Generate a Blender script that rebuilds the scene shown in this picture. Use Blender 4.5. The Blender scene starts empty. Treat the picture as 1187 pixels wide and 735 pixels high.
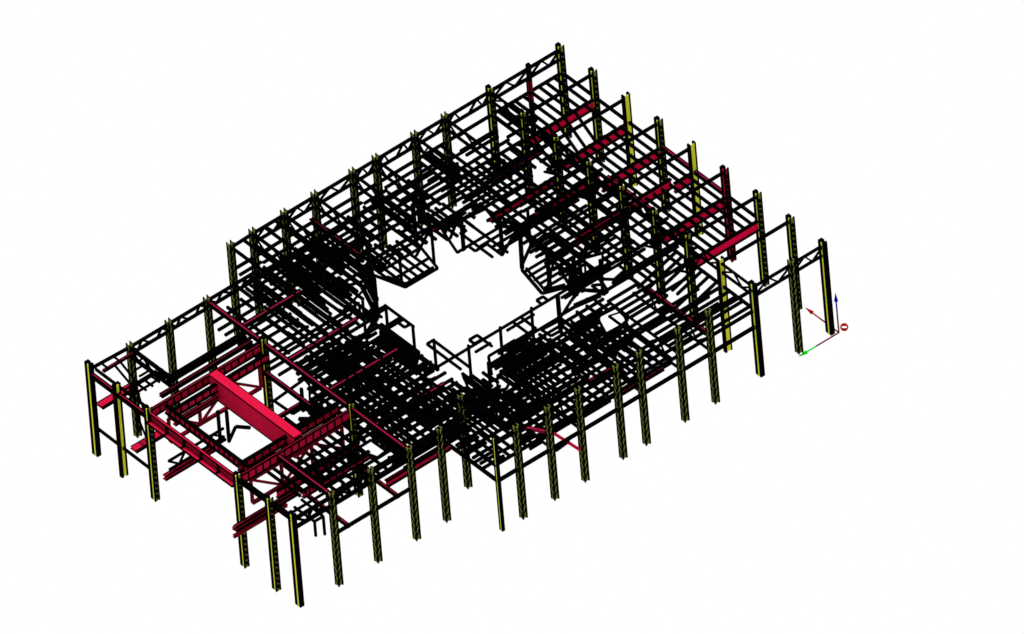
import bpy, math, random
from mathutils import Vector, Matrix
random.seed(4)
scene = bpy.context.scene
B = 9.0                      # one structural bay = 9 m; all tables below are in bays
H = 2.38                     # column height in bays

# ---------------------------------------------------------------- camera
ROT = (Matrix.Rotation(math.radians(233.46077), 3, 'Z') @ Matrix.Rotation(math.radians(48.8545), 3, 'X')
       @ Matrix.Rotation(math.radians(-4.9525), 3, 'Z'))
cam = bpy.data.cameras.new('camera'); cam.type = 'ORTHO'; cam.ortho_scale = 1187 / 59.7 * B
cam.clip_end = 1500
camo = bpy.data.objects.new('camera', cam); scene.collection.objects.link(camo)
loc = Vector((4, 5, 1)) * B - ROT @ Vector((-15.7 / 59.7 * B, 2.6 / 59.7 * B, -400))
camo.matrix_world = Matrix.Translation(loc) @ ROT.to_4x4()
scene.camera = camo
scene.render.resolution_x = 1024; scene.render.resolution_y = 634

# ---------------------------------------------------------------- world, sun, exposure
w = bpy.data.worlds.new('World'); scene.world = w; w.use_nodes = True
w.node_tree.nodes['Background'].inputs[0].default_value = (1, 1, 1, 1)
w.node_tree.nodes['Background'].inputs[1].default_value = 1.0
sun = bpy.data.lights.new('sun', 'SUN'); sun.energy = 2.9; sun.angle = math.radians(.5); sun.color = (1, .98, .95)
so = bpy.data.objects.new('sun', sun); scene.collection.objects.link(so)
so.rotation_euler = Vector((.22, -.05, 1)).to_track_quat('Z', 'Y').to_euler()
scene.view_settings.view_transform = 'Standard'; scene.view_settings.look = 'None'
scene.view_settings.exposure = 0; scene.view_settings.gamma = 1

# ---------------------------------------------------------------- materials
def mat(name, c, var=.06, scale=.6):
    m = bpy.data.materials.new(name); m.use_nodes = True; n = m.node_tree.nodes; l = m.node_tree.links
    b = n['Principled BSDF']; b.inputs['Roughness'].default_value = .95; b.inputs['Specular IOR Level'].default_value = 0.0
    t = n.new('ShaderNodeTexCoord'); no = n.new('ShaderNodeTexNoise'); no.inputs['Scale'].default_value = scale
    mx = n.new('ShaderNodeMix'); mx.data_type = 'RGBA'
    mx.inputs[6].default_value = (*[v * (1 - var) for v in c], 1); mx.inputs[7].default_value = (*[min(1, v * (1 + var)) for v in c], 1)
    l.new(t.outputs['Object'], no.inputs['Vector']); l.new(no.outputs['Fac'], mx.inputs[0]); l.new(mx.outputs[2], b.inputs['Base Color'])
    return m
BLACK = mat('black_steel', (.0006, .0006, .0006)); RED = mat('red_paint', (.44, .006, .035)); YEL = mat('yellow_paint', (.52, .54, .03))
DIMYEL = mat('dim_yellow', (.125, .14, .026))  # dimmed copy of the column yellow, shade of dim faces in the colour
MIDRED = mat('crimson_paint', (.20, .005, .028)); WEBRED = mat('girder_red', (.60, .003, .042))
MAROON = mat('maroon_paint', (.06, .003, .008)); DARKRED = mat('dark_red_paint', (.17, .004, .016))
WRED = mat('marker_red', (.33, .006, .006)); WMAR = mat('marker_maroon', (.13, .008, .016)); WGRN = mat('marker_green', (.002, .52, .01))
WBLU = mat('marker_blue', (.002, .002, .30)); WHITE = mat('marker_white', (.9, .9, .9), .01)

# ---------------------------------------------------------------- mesh helpers
class MB:
    def __init__(s): s.v = []; s.f = []; s.mi = []
    def bar(s, p, q, w, h, up=None, mi=0):
        """box of width w and height h (metres) from p to q (metres)"""
        p = Vector(p); q = Vector(q); d = (q - p)
        if d.length < 1e-6: return s
        d.normalize(); up = Vector(up) if up is not None else (Vector((0, 0, 1)) if abs(d.z) < .9 else Vector((1, 0, 0)))
        r = d.cross(up).normalized(); u = r.cross(d).normalized(); n = len(s.v)
        for c in (p, q):
            for a, b in ((-1, -1), (1, -1), (1, 1), (-1, 1)): s.v.append(c + r * a * w / 2 + u * b * h / 2)
        s.f += [tuple(n + i for i in t) for t in ((3, 2, 1, 0), (4, 5, 6, 7), (0, 1, 5, 4), (1, 2, 6, 5), (2, 3, 7, 6), (3, 0, 4, 7))]
        s.mi += [mi] * 6; return s
    def ibeam(s, p, q, w, h, t=.1, up=None):
        p = Vector(p); q = Vector(q); d = (q - p).normalized()
        up = Vector(up) if up is not None else (Vector((0, 0, 1)) if abs(d.z) < .9 else Vector((1, 0, 0)))
        r = d.cross(up).normalized(); u = r.cross(d).normalized()
        o = u * (h / 2 - t / 2)
        s.bar(p + o, q + o, w, t, up); s.bar(p - o, q - o, w, t, up); s.bar(p, q, t, h - 2 * t, up); return s
    def cyl(s, p, q, r0, r1, n=20):
        p = Vector(p); q = Vector(q); d = (q - p).normalized(); up = Vector((0, 0, 1)) if abs(d.z) < .9 else Vector((1, 0, 0))
        r = d.cross(up).normalized(); u = r.cross(d); k = len(s.v)
        for c, ra in ((p, r0), (q, r1)):
            for i in range(n):
                a = 2 * math.pi * i / n; s.v.append(c + (r * math.cos(a) + u * math.sin(a)) * ra)
        for i in range(n): j = (i + 1) % n; s.f.append((k + i, k + j, k + n + j, k + n + i)); s.mi.append(0)
        s.f.append(tuple(k + i for i in range(n))[::-1]); s.f.append(tuple(k + n + i for i in range(n))); s.mi += [0, 0]; return s
    def mesh(s, name, m):
        me = bpy.data.meshes.new(name); me.from_pydata([tuple(v) for v in s.v], [], s.f)
        for x in (m if isinstance(m, (list, tuple)) else [m]): me.materials.append(x)
        for i, p in enumerate(me.polygons): p.material_index = s.mi[i]
        me.update(); return me
    def build(s, name, m, parent=None, org=None):
        if org is not None: s.v = [v - Vector(org) for v in s.v]
        o = bpy.data.objects.new(name, s.mesh(name, m)); scene.collection.objects.link(o)
        if parent is not None: o.parent = parent
        elif org is not None: o.location = org
        return o
USED = {}
def tag(o, label, cat, group=None):
    o['label'] = label; o['category'] = cat
    if group: o['group'] = group
    USED.setdefault(label, []).append(o); return o
def thing(name, p, label, cat, group=None):
    o = bpy.data.objects.new(name, None); scene.collection.objects.link(o); o.location = p; o.empty_display_size = .5
    return tag(o, label, cat, group)
def V(x, y, z): return Vector((x * B, y * B, z * B))
ORD = ['', 'first', 'second', 'third', 'fourth', 'fifth', 'sixth', 'seventh', 'eighth', 'ninth', 'tenth', 'eleventh', 'twelfth',
       'thirteenth', 'fourteenth', 'fifteenth', 'sixteenth', 'seventeenth', 'eighteenth', 'nineteenth', 'twentieth']

# ---------------------------------------------------------------- where things stand, in words
YL = [0, .8, 1.77, 2.91, 3.68, 4.66, 5.25, 6.21, 6.98, 7.78, 8.33, 9.68, 10.65, 11.65, 12.6]
def rowno(x): return max(1, min(8, int(math.floor(x + .02)) + 1))
def bayno(y):
    k = 1
    for i in range(len(YL) - 1):
        if y >= YL[i] - .03: k = i + 1
    return k
def cellwords(x, y): return '%s row from front, %s bay from right' % (ORD[rowno(x)], ORD[bayno(y)])
def where(x, y):
    if y > 8.4: a = 'left wing'
    elif y < 1.8: a = 'right end'
    elif x > 6: a = 'back strip'
    elif x < 2.4: a = 'front strip'
    else: a = 'middle'
    return a

# ---------------------------------------------------------------- columns
def column_kit(kind):
    """I section; returns list of (name, mesh, material)"""
    h = H * B; out = []
    if kind == 'A':            # flanges face the rows, web seen from the left
        d, b = 1.0, .82
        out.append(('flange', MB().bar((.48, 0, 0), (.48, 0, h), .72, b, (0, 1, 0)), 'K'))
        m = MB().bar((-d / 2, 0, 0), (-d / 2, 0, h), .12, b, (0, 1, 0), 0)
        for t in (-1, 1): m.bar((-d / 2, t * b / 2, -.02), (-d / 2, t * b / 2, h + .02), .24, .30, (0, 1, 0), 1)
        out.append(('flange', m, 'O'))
        out.append(('web', MB().bar((-.12, .34, 0), (-.12, .34, h - .15), .5, .1, (0, 1, 0)), 'Y'))
        m = MB(); z = .5
        while z < h - 1.3:
            m.bar((-d / 2 - .08, -.1, z), (-d / 2 - .08, .1, z + 1.0), .42, .06, (1, 0, 0)); z += 1.25
        out.append(('lacing', m, 'K'))
    elif kind == 'B':          # laced on both faces, flanges turned the other way
        d, b = .84, .94
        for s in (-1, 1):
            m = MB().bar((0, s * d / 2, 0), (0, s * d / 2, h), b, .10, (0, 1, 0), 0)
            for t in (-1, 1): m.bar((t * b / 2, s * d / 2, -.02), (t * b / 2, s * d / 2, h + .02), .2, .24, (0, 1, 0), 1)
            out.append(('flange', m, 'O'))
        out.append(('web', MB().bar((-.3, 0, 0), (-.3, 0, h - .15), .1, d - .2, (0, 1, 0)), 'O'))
        m = MB(); z = .4
        while z < h - 1.3:
            m.bar((-.28, d / 2 + .08, z), (-.05, d / 2 + .08, z + .9), .2, .06, (0, 1, 0))
            m.bar((.12, d / 2 + .08, z + .7), (.34, d / 2 + .08, z + 1.6), .2, .06, (0, 1, 0))
            m.bar((-.38, .2, z + .2), (-.38, .02, z + 1.2), .06, .2, (0, 1, 0))
            m.bar((-.38, -.06, z + .9), (-.38, -.3, z + 1.8), .06, .2, (0, 1, 0))
            z += 1.7
        out.append(('lacing', m, 'K'))
    elif kind in ('C', 'C2'):  # broad open web facing the front
        d, b, tf = (1.15, .75, .34) if kind == 'C' else (1.0, .8, .42)
        for s in (-1, 1):
            out.append(('flange', MB().bar((0, s * d / 2, 0), (0, s * d / 2, h), b, tf, (0, 1, 0)), 'K'))
        out.append(('web', MB().bar((-.3, 0, .2), (-.3, 0, h - .1), .1, d - tf, (0, 1, 0)), 'Y'))
    elif kind == 'D':          # corner column, thick dark flanges
        d, b = 1.15, .9
        out.append(('flange', MB().bar((.5, 0, 0), (.5, 0, h), .78, b, (0, 1, 0)), 'K'))
        out.append(('flange', MB().bar((-.44, 0, 0), (-.44, 0, h), .4, b, (0, 1, 0)), 'K'))
        out.append(('web', MB().bar((-.06, .4, 0), (-.06, .4, h - .1), .38, .1, (0, 1, 0)), 'Y'))
    elif kind == 'E':          # slim corner column
        d, b = .62, .6
        for s in (-1, 1):
            out.append(('flange', MB().bar((s * d / 2, 0, 0), (s * d / 2, 0, h), .3, b, (0, 1, 0)), 'K'))
        out.append(('web', MB().bar((0, .18, 0), (0, .18, h - .1), d - .24, .1, (0, 1, 0)), 'Y'))
    return out
KIT = {}
def column(x, y, kind, label, z0=0, red=False, top=0, group=None, h=1.0):
    key = (kind, red)
    if key not in KIT:
        cm = {'Y': [RED if red else YEL, BLACK], 'O': [DARKRED if red else DIMYEL, BLACK], 'K': [BLACK], 'DR': [DARKRED]}  # laced faces take the dimmed colour, on the red column too
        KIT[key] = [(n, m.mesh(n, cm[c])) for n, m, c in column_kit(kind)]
    t = thing('steel_column', V(x, y, z0), label, 'column', group)
    t.scale = (1, 1, h)
    for n, me in KIT[key]:
        o = bpy.data.objects.new(n, me); scene.collection.objects.link(o); o.parent = t
    return t


# ---------------------------------------------------------------- trusses, beams, panels
def truss(p, q, zt, zb, n, label, group, name='roof_truss', c=BLACK, wt=.5, wd=.34, vert=False):
    """parallel chord truss from p to q (bays) with n zigzag panels"""
    a = V(p[0], p[1], zb); t = thing(name, a, label, 'truss', group)
    P3 = lambda f, z: V(p[0] + (q[0] - p[0]) * f, p[1] + (q[1] - p[1]) * f, z) - a
    MB().ibeam(P3(0, zt), P3(1, zt), wt, wt, .14).build('top_chord', c, t)
    MB().ibeam(P3(0, zb), P3(1, zb), wt, wt, .14).build('bottom_chord', c, t)
    f = [0]
    for i in range(n): f += [(i + .37) / n, (i + .60) / n, (i + 1) / n]
    zz = [zt]
    for i in range(n): zz += [zb, zt, zb]
    for i in range(len(f) - 1):
        MB().bar(P3(f[i], zz[i]), P3(f[i + 1], zz[i + 1]), wd, wd).build('diagonal', c, t)
    if vert: MB().bar(P3(1, zb), P3(1, zt), wd, wd).build('post', c, t)
    return t
def beam(name, p, q, w, h, label, cat, c=BLACK, group=None, z2=None):
    a = V(*p); m = MB(); m.ibeam((0, 0, 0), V(*q) - a, w, h, .14)
    o = m.build(name, c); o.location = a; return tag(o, label, cat, group)
def girder(p, q, d, w, label, group=None, top=True, edge=.2, c=None, stiff=0, cat='girder', name='red_girder'):
    """welded plate girder: red flanges and web with black edges; z of p is its top"""
    c = c or RED; a = V(*p); L = V(*q) - a; t = thing(name, a, label, cat, group)
    dr = L.normalized(); side = dr.cross(Vector((0, 0, 1))).normalized()
    dz = Vector((0, 0, -d)); T = .12
    for nm, z in (('top_flange', 0), ('bottom_flange', -d)):
        m = MB().bar(Vector((0, 0, z)), L + Vector((0, 0, z)), w, T, None, 0)
        for s in (-1, 1): m.bar(side * s * w / 2 + Vector((0, 0, z)), L + side * s * w / 2 + Vector((0, 0, z)), edge, edge, None, 1)
        m.build(nm, [c, BLACK], t)
    MB().bar(dz / 2, L + dz / 2, .1, d - T, None, 0).build('web', c, t)
    for i in range(1, stiff + 1):
        o = L * (i / (stiff + 1)) + dz / 2
        MB().bar(o - dz / 2 * .95, o + dz / 2 * .95, edge, w, side).build('stiffener', BLACK, t)
    return t

OPEN = [(2.5, 4.6), (2.5, 6.2), (2.3, 6.4), (2.3, 7.1), (2.95, 7.35), (4.7, 7.35), (5.1, 7.3), (5.4, 6.84), (6.15, 6.6), (6.35, 6.3), (6.35, 5.2), (6.3, 4.7), (6.05, 4.45), (6.05, 3.6), (5.4, 3.75), (5.05, 3.5), (4.7, 3.6), (4.0, 3.6), (3.1, 3.89), (2.73, 4.4)
]
def inside(x, y, poly):
    r = False; j = len(poly) - 1
    for i in range(len(poly)):
        xi, yi = poly[i]; xj, yj = poly[j]
        if (yi > y) != (yj > y) and x < (xj - xi) * (y - yi) / (yj - yi) + xi: r = not r
        j = i
    return r
HOLES = {
    2.27: [
        [(7.13, 2.31), (7.03, 2.21), (6.68, 2.21), (6.69, 2.64)],
        [(5.64, 2.67), (5.65, 2.48), (5.22, 2.45), (5.22, 2.84), (5.4, 2.86)],
        [(3.15, 2.74), (3.13, 2.49), (2.85, 2.73)],
        [(2.96, 3.57), (2.83, 3.24), (2.56, 3.45), (2.6, 3.86)],
        [(2.36, 3.69), (2.35, 3.24), (2.14, 3.24), (2.07, 3.57), (2.22, 3.71)],
        [(2.28, 4.42), (2.25, 4.1), (1.91, 4.1), (2.08, 4.58)],
        [(2.24, 4.0), (2.1, 3.81), (1.89, 3.88), (1.87, 4.01)],
        [(1.45, 4.45), (1.42, 4.08), (0.98, 4.13), (0.93, 4.35), (0.94, 4.71), (1.38, 4.55)],
        [(1.05, 3.1), (1.05, 2.97), (0.81, 2.97), (0.74, 3.23)],
        [(6.19, 5.96), (6.18, 5.8), (5.88, 5.81), (5.9, 6.17)],
        [(1.72, 10.29), (1.74, 10.0), (1.28, 9.99), (1.25, 10.25), (1.6, 10.37)],
        [(1.44, 8.96), (1.45, 8.29), (1.31, 8.31), (1.3, 8.96)],
        [(4.44, 10.26), (4.41, 9.74), (4.07, 9.75), (4.05, 10.59)],
        [(3.94, 10.63), (4.02, 9.79), (3.83, 9.83), (3.4, 10.16), (3.39, 10.61)],
        [(1.91, 5.54), (1.88, 5.13), (1.64, 5.31), (1.65, 5.52)],
        [(1.88, 6.29), (1.91, 5.87), (1.78, 5.87), (1.79, 6.28)],
        [(1.44, 7.32), (1.4, 7.0), (1.14, 7.0), (1.05, 7.15), (1.2, 7.42)],
        [(1.99, 6.84), (1.9, 6.6), (1.66, 6.82), (1.65, 7.01)],
        [(2.48, 7.8), (2.45, 6.96), (2.0, 7.19), (2.19, 7.67), (2.17, 7.98)],
        [(2.28, 7.02), (2.24, 6.4), (1.93, 6.58), (1.84, 7.09)],
        [(1.95, 6.56), (1.91, 5.78), (1.75, 5.86), (1.85, 6.45)],
        [(6.43, 8.78), (6.18, 8.87), (6.15, 9.25)],
    ],
    1.67: [
        [(7.68, 1.9), (7.58, 1.8), (7.23, 1.8), (7.24, 2.23)],
        [(6.2, 2.26), (6.2, 2.07), (5.77, 2.05), (5.77, 2.43), (5.95, 2.45)],
        [(3.7, 2.33), (3.68, 2.08), (3.4, 2.32)],
        [(3.51, 3.17), (3.38, 2.83), (3.12, 3.04), (3.15, 3.45)],
        [(2.91, 3.28), (2.9, 2.83), (2.69, 2.83), (2.62, 3.16), (2.77, 3.3)],
        [(2.83, 4.01), (2.8, 3.69), (2.46, 3.69), (2.63, 4.17)],
        [(2.79, 3.59), (2.66, 3.4), (2.44, 3.47), (2.42, 3.6)],
        [(2.0, 4.04), (1.97, 3.67), (1.53, 3.72), (1.48, 3.94), (1.5, 4.3), (1.93, 4.14)],
        [(1.6, 2.69), (1.61, 2.56), (1.36, 2.56), (1.29, 2.82)],
        [(6.74, 5.55), (6.73, 5.39), (6.43, 5.4), (6.45, 5.76)],
        [(2.28, 9.88), (2.29, 9.6), (1.83, 9.59), (1.8, 9.84), (2.15, 9.96)],
        [(1.99, 8.55), (2.0, 7.89), (1.86, 7.9), (1.85, 8.55)],
        [(4.99, 9.85), (4.97, 9.34), (4.62, 9.34), (4.6, 10.18)],
        [(4.49, 10.22), (4.57, 9.38), (4.38, 9.42), (3.95, 9.76), (3.94, 10.2)],
        [(2.47, 5.13), (2.44, 4.72), (2.19, 4.91), (2.2, 5.11)],
        [(2.43, 5.88), (2.46, 5.46), (2.33, 5.46), (2.34, 5.87)],
        [(2.0, 6.92), (1.95, 6.59), (1.69, 6.6), (1.61, 6.74), (1.75, 7.01)],
        [(2.55, 6.43), (2.45, 6.19), (2.21, 6.41), (2.2, 6.6)],
        [(3.03, 7.39), (3.01, 6.55), (2.56, 6.78), (2.74, 7.26), (2.73, 7.57)],
        [(2.84, 6.61), (2.79, 5.99), (2.49, 6.17), (2.39, 6.68)],
        [(2.5, 6.15), (2.46, 5.37), (2.31, 5.46), (2.4, 6.04)],
        [(6.98, 8.37), (6.73, 8.46), (6.71, 8.85)],
    ],
    1.30: [
        [(8.02, 1.65), (7.92, 1.55), (7.57, 1.55), (7.58, 1.98)],
        [(6.54, 2.01), (6.54, 1.82), (6.11, 1.79), (6.11, 2.18), (6.29, 2.2)],
        [(4.04, 2.07), (4.02, 1.83), (3.74, 2.07)],
        [(3.85, 2.91), (3.72, 2.58), (3.46, 2.79), (3.49, 3.19)],
        [(3.25, 3.03), (3.24, 2.58), (3.03, 2.58), (2.96, 2.91), (3.11, 3.05)],
        [(3.18, 3.76), (3.14, 3.44), (2.8, 3.44), (2.97, 3.91)],
        [(3.13, 3.34), (3.0, 3.15), (2.78, 3.22), (2.76, 3.35)],
        [(2.34, 3.79), (2.31, 3.42), (1.87, 3.47), (1.82, 3.69), (1.84, 4.05), (2.27, 3.89)],
        [(1.94, 2.44), (1.95, 2.3), (1.7, 2.31), (1.63, 2.57)],
        [(7.08, 5.3), (7.07, 5.14), (6.77, 5.15), (6.79, 5.51)],
        [(2.62, 9.63), (2.63, 9.34), (2.17, 9.33), (2.15, 9.59), (2.49, 9.7)],
        [(2.33, 8.3), (2.34, 7.63), (2.2, 7.65), (2.19, 8.3)],
        [(5.33, 9.6), (5.31, 9.08), (4.96, 9.09), (4.94, 9.93)],
        [(4.83, 9.97), (4.91, 9.12), (4.72, 9.17), (4.29, 9.5), (4.28, 9.95)],
        [(2.81, 4.88), (2.78, 4.47), (2.53, 4.65), (2.54, 4.85)],
        [(2.77, 5.63), (2.8, 5.21), (2.67, 5.21), (2.68, 5.62)],
        [(2.34, 6.66), (2.29, 6.34), (2.03, 6.34), (1.95, 6.49), (2.09, 6.76)],
        [(2.89, 6.18), (2.79, 5.94), (2.55, 6.16), (2.54, 6.35)],
        [(3.37, 7.14), (3.35, 6.3), (2.9, 6.53), (3.08, 7.01), (3.07, 7.32)],
        [(3.18, 6.36), (3.13, 5.74), (2.83, 5.91), (2.73, 6.43)],
        [(2.84, 5.9), (2.8, 5.12), (2.65, 5.2), (2.74, 5.79)],
        [(7.32, 8.12), (7.07, 8.21), (7.05, 8.59)],
    ],
}

def clip(p, q, poly, z=1.67, minlen=5):
    """pieces of the segment p-q lying outside the opening"""
    n = 60; out = []; cur = None; voids = HOLES[min(HOLES, key=lambda k: abs(k - z))]
    for i in range(n):
        f = (i + .5) / n; x = p[0] + (q[0] - p[0]) * f; y = p[1] + (q[1] - p[1]) * f
        ok = not (inside(x, y, poly) or any(inside(x, y, h) for h in voids))
        if ok and cur is None: cur = i
        if (not ok or i == n - 1) and cur is not None:
            e = i if not ok else n
            if (e - cur) / n * math.hypot(q[0] - p[0], q[1] - p[1]) > .24: out.append((cur / n, e / n))
            cur = None
    return out
DECK = {1: 'upper', 0: 'lower', 2: 'roof', 3: 'inner'}
def panel(x0, x1, y0, y1, z, d, pitch, lev, skew=0, wj=.48, hj=.48, c=BLACK, poly=None, jit=.22, skip=.05):
    rnd = random.Random(int(x0 * 977 + y0 * 7919 + z * 31337 + len(d)))
    a = V(x0, y0, z); segs = []
    poly = OPEN if poly is None else poly
    if d == 'x':
        n = max(1, round((y1 - y0) / pitch))
        for i in range(n):
            y = y0 + (i + 1 + (rnd.uniform(-jit, jit) if i < n - 1 else 0)) * (y1 - y0) / n
            if rnd.random() < skip and i < n - 1: continue
            segs.append(((x1, y), (x0, y + skew)))
    else:
        n = max(1, round((x1 - x0) / pitch))
        for i in range(n):
            x = x0 + (i + 1 + (rnd.uniform(-jit, jit) if i < n - 1 else 0)) * (x1 - x0) / n
            if rnd.random() < skip and i < n - 1: continue
            segs.append(((x, y0), (x + skew, y1)))
    out = []
    for p, q in segs:
        for f0, f1 in clip(p, q, poly, z):
            out.append(((p[0] + (q[0] - p[0]) * f0, p[1] + (q[1] - p[1]) * f0), (p[0] + (q[0] - p[0]) * f1, p[1] + (q[1] - p[1]) * f1)))
    if not out: return
    t = thing('joist_panel', a, 'black %s %s joists, %s' % (DECK[lev], {'x': 'crosswise', 'y': 'lengthwise'}[d], cellwords((x0 + x1) / 2, (y0 + y1) / 2)), 'floor joists', 'black floor joist panels')
    for p, q in out:
        MB().bar(V(p[0], p[1], z) - a, V(q[0], q[1], z) - a, wj, hj).build('joist', c, t)
    return t
def zone(x0, x1, y0, y1, z, d, pitch, lev, **k):
    xs = sorted(set([x0, x1] + [i for i in range(0, 9) if x0 + .15 < i < x1 - .15]))
    ys = sorted(set([y0, y1] + [v for v in YL if y0 + .2 < v < y1 - .2]))
    for i in range(len(xs) - 1):
        for j in range(len(ys) - 1): panel(xs[i], xs[i + 1], ys[j], ys[j + 1], z, d, pitch, lev, **k)
U, M, R = 1.67, 1.30, 2.27
def lines(name, cat, label, items, z, w=.5, h=.5, group=None, c=BLACK):
    """straight floor beams, cut at the opening: items are (dir, fixed, a, b)"""
    for it in items:
        d, k, a, b = it[:4]; zz = it[4] if len(it) > 4 else z
        p, q = ((a, k), (b, k)) if d == 'x' else ((k, a), (k, b))
        for f0, f1 in clip(p, q, OPEN, zz):
            P = (p[0] + (q[0] - p[0]) * f0, p[1] + (q[1] - p[1]) * f0, zz); Q = (p[0] + (q[0] - p[0]) * f1, p[1] + (q[1] - p[1]) * f1, zz)
            cx, cy = (P[0] + Q[0]) / 2, (P[1] + Q[1]) / 2
            if d == 'x': lab = '%s running back to front, %s bay from the right end' % (label, ORD[bayno(cy)])
            else: lab = '%s running left to right, %s row from the front edge' % (label, ORD[rowno(cx)])
            beam(name, P, Q, w, h, lab, cat, c, group)

# ---------------------------------------------------------------- columns
def cols():
    pos = ['standing alone at the right-hand corner', 'next in from the right-hand corner', 'third along the right edge']
    kinds = 'DAAACACAA'
    lab = ['yellow column standing alone at the far right corner', 'yellow laced column, second along the right edge from the front corner',
           'tall yellow column, third along the right edge, beside the red one', 'red and black column, the only all red one on the right edge',
           'broad bright yellow column, directly behind the red column on the right edge', 'yellow laced column, sixth along the right edge from the front corner',
           'broad bright yellow column, seventh along the right edge', 'yellow laced column, last but one before the top corner',
           'yellow laced column at the topmost corner of the frame']
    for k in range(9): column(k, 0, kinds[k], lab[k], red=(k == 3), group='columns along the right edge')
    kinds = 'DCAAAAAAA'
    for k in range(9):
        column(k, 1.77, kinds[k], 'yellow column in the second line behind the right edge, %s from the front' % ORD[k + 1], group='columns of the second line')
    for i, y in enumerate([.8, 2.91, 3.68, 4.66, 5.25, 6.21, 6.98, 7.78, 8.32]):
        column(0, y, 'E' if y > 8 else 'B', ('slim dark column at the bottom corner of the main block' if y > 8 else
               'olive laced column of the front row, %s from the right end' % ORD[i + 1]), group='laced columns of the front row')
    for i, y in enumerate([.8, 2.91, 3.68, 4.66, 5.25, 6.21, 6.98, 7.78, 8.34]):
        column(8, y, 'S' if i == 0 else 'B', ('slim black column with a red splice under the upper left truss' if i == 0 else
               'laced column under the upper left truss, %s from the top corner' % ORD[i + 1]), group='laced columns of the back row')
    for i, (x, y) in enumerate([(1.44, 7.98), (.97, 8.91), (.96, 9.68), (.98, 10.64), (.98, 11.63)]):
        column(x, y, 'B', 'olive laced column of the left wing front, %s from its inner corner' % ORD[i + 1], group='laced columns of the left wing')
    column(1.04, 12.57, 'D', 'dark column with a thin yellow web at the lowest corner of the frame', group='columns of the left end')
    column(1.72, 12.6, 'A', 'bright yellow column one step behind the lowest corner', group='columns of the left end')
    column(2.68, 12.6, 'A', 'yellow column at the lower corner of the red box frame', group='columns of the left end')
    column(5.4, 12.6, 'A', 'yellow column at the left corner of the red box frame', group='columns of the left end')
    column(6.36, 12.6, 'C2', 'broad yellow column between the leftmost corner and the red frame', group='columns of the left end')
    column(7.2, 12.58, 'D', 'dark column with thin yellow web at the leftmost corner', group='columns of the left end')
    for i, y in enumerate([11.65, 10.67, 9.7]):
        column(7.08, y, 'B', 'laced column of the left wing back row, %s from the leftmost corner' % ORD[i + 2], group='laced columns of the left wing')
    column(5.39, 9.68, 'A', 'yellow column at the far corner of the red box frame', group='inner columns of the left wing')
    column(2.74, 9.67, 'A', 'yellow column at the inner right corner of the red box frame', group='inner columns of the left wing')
KITS = column_kit
def column_kit(kind):
    if kind == 'S':
        h = H * B; m = MB().bar((0, 0, 0), (0, 0, h * .62), .75, .7, (0, 1, 0)).bar((0, 0, h * .82), (0, 0, h), .75, .7, (0, 1, 0))
        r = MB().bar((0, 0, h * .62), (0, 0, h * .82), .75, .7, (0, 1, 0))
        for s in (-1, 1): m.bar((s * .36, .36, h * .6), (s * .36, .36, h * .83), .2, .2, (0, 1, 0))
        return [('shaft', m, 'K'), ('splice_plate', r, 'DR')]
    return KITS(kind)
cols()

# ---------------------------------------------------------------- perimeter trusses
Y8 = [0, .8, 1.77, 2.91, 3.68, 4.66, 5.25, 6.21, 6.98, 7.78, 8.34]
for i in range(len(Y8) - 2):
    truss((8, Y8[i]), (8, Y8[i + 1]), R, R - .24, 1 if i not in (2, 4) else 2, 'black edge truss along the back, %s bay from the top corner' % ORD[i + 1], 'edge trusses along the back')
for i in range(2):
    truss((0, [0, .8][i]), (0, [.8, 1.77][i]), R, R - .24, 1, 'black edge truss %s the right-hand corner column' % ('reaching', 'one bay in from')[i], 'edge trusses at the front right', wt=.45, wd=.3)
YW = [12.58, 11.65, 10.67, 9.7, 8.45]
for i in range(1, 4):
    truss((7.08, YW[i]), (7.08, YW[i + 1]), R + .02, R - .16, 2, 'black edge truss of the left wing back row, %s bay from the leftmost corner' % ORD[i + 1], 'edge trusses of the left wing', wt=.5)
beam('edge_beam', (7.14, 12.55, R), (7.1, 11.65, R), .5, .5, 'black roof edge beam at the leftmost corner', 'beam')
beam('edge_beam', (8, 7.78, R), (7.98, 8.34, R), .5, .5, 'short black roof beam closing the end of the upper left truss', 'beam')
for k in range(8):
    truss((k, 1.77), (k + 1, 1.77), R, R - .24, 1, 'black cross truss over the second column line, %s bay from the front' % ORD[k + 1], 'cross trusses of the second line', wt=.4, wd=.28)
for y, xe in ((2.91, 6), (3.68, 6.6), (4.66, 6.4), (5.25, 6.2), (6.21, 6.3), (6.98, 6.2), (7.78, 6)):
    truss((8, y), (xe, y), R, R - .26, 2, 'black cross truss running in from the back edge, %s bay from the top corner' % ORD[bayno(y)], 'cross trusses of the back strip', wt=.45, wd=.28)
for y, xe in ((2.91, 2.4), (3.68, 2.2), (4.66, 2.45), (6.21, 2.4), (6.98, 2.4)):
    truss((0, y), (xe, y), U + .02, M, 2, 'black cross truss running in from the front edge, %s bay from the right end' % ORD[bayno(y)], 'cross trusses of the front strip', wt=.4, wd=.28)
# left wing cross truss and heavy double beam
truss((7.08, 11.65), (5.8, 11.65), R, R - .22, 2, 'black cross truss between the leftmost bays and the open bay', 'trusses of the left end', wt=.6)
for i in range(3):
    truss((.98, 12.55 - i * 1.42), (.98, 11.13 - i * 1.42), R, R - .22, 2, 'black edge truss of the left wing front, %s length from the lowest corner' % ORD[i + 1], 'edge trusses of the left wing front', wt=.6, wd=.4)

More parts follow.
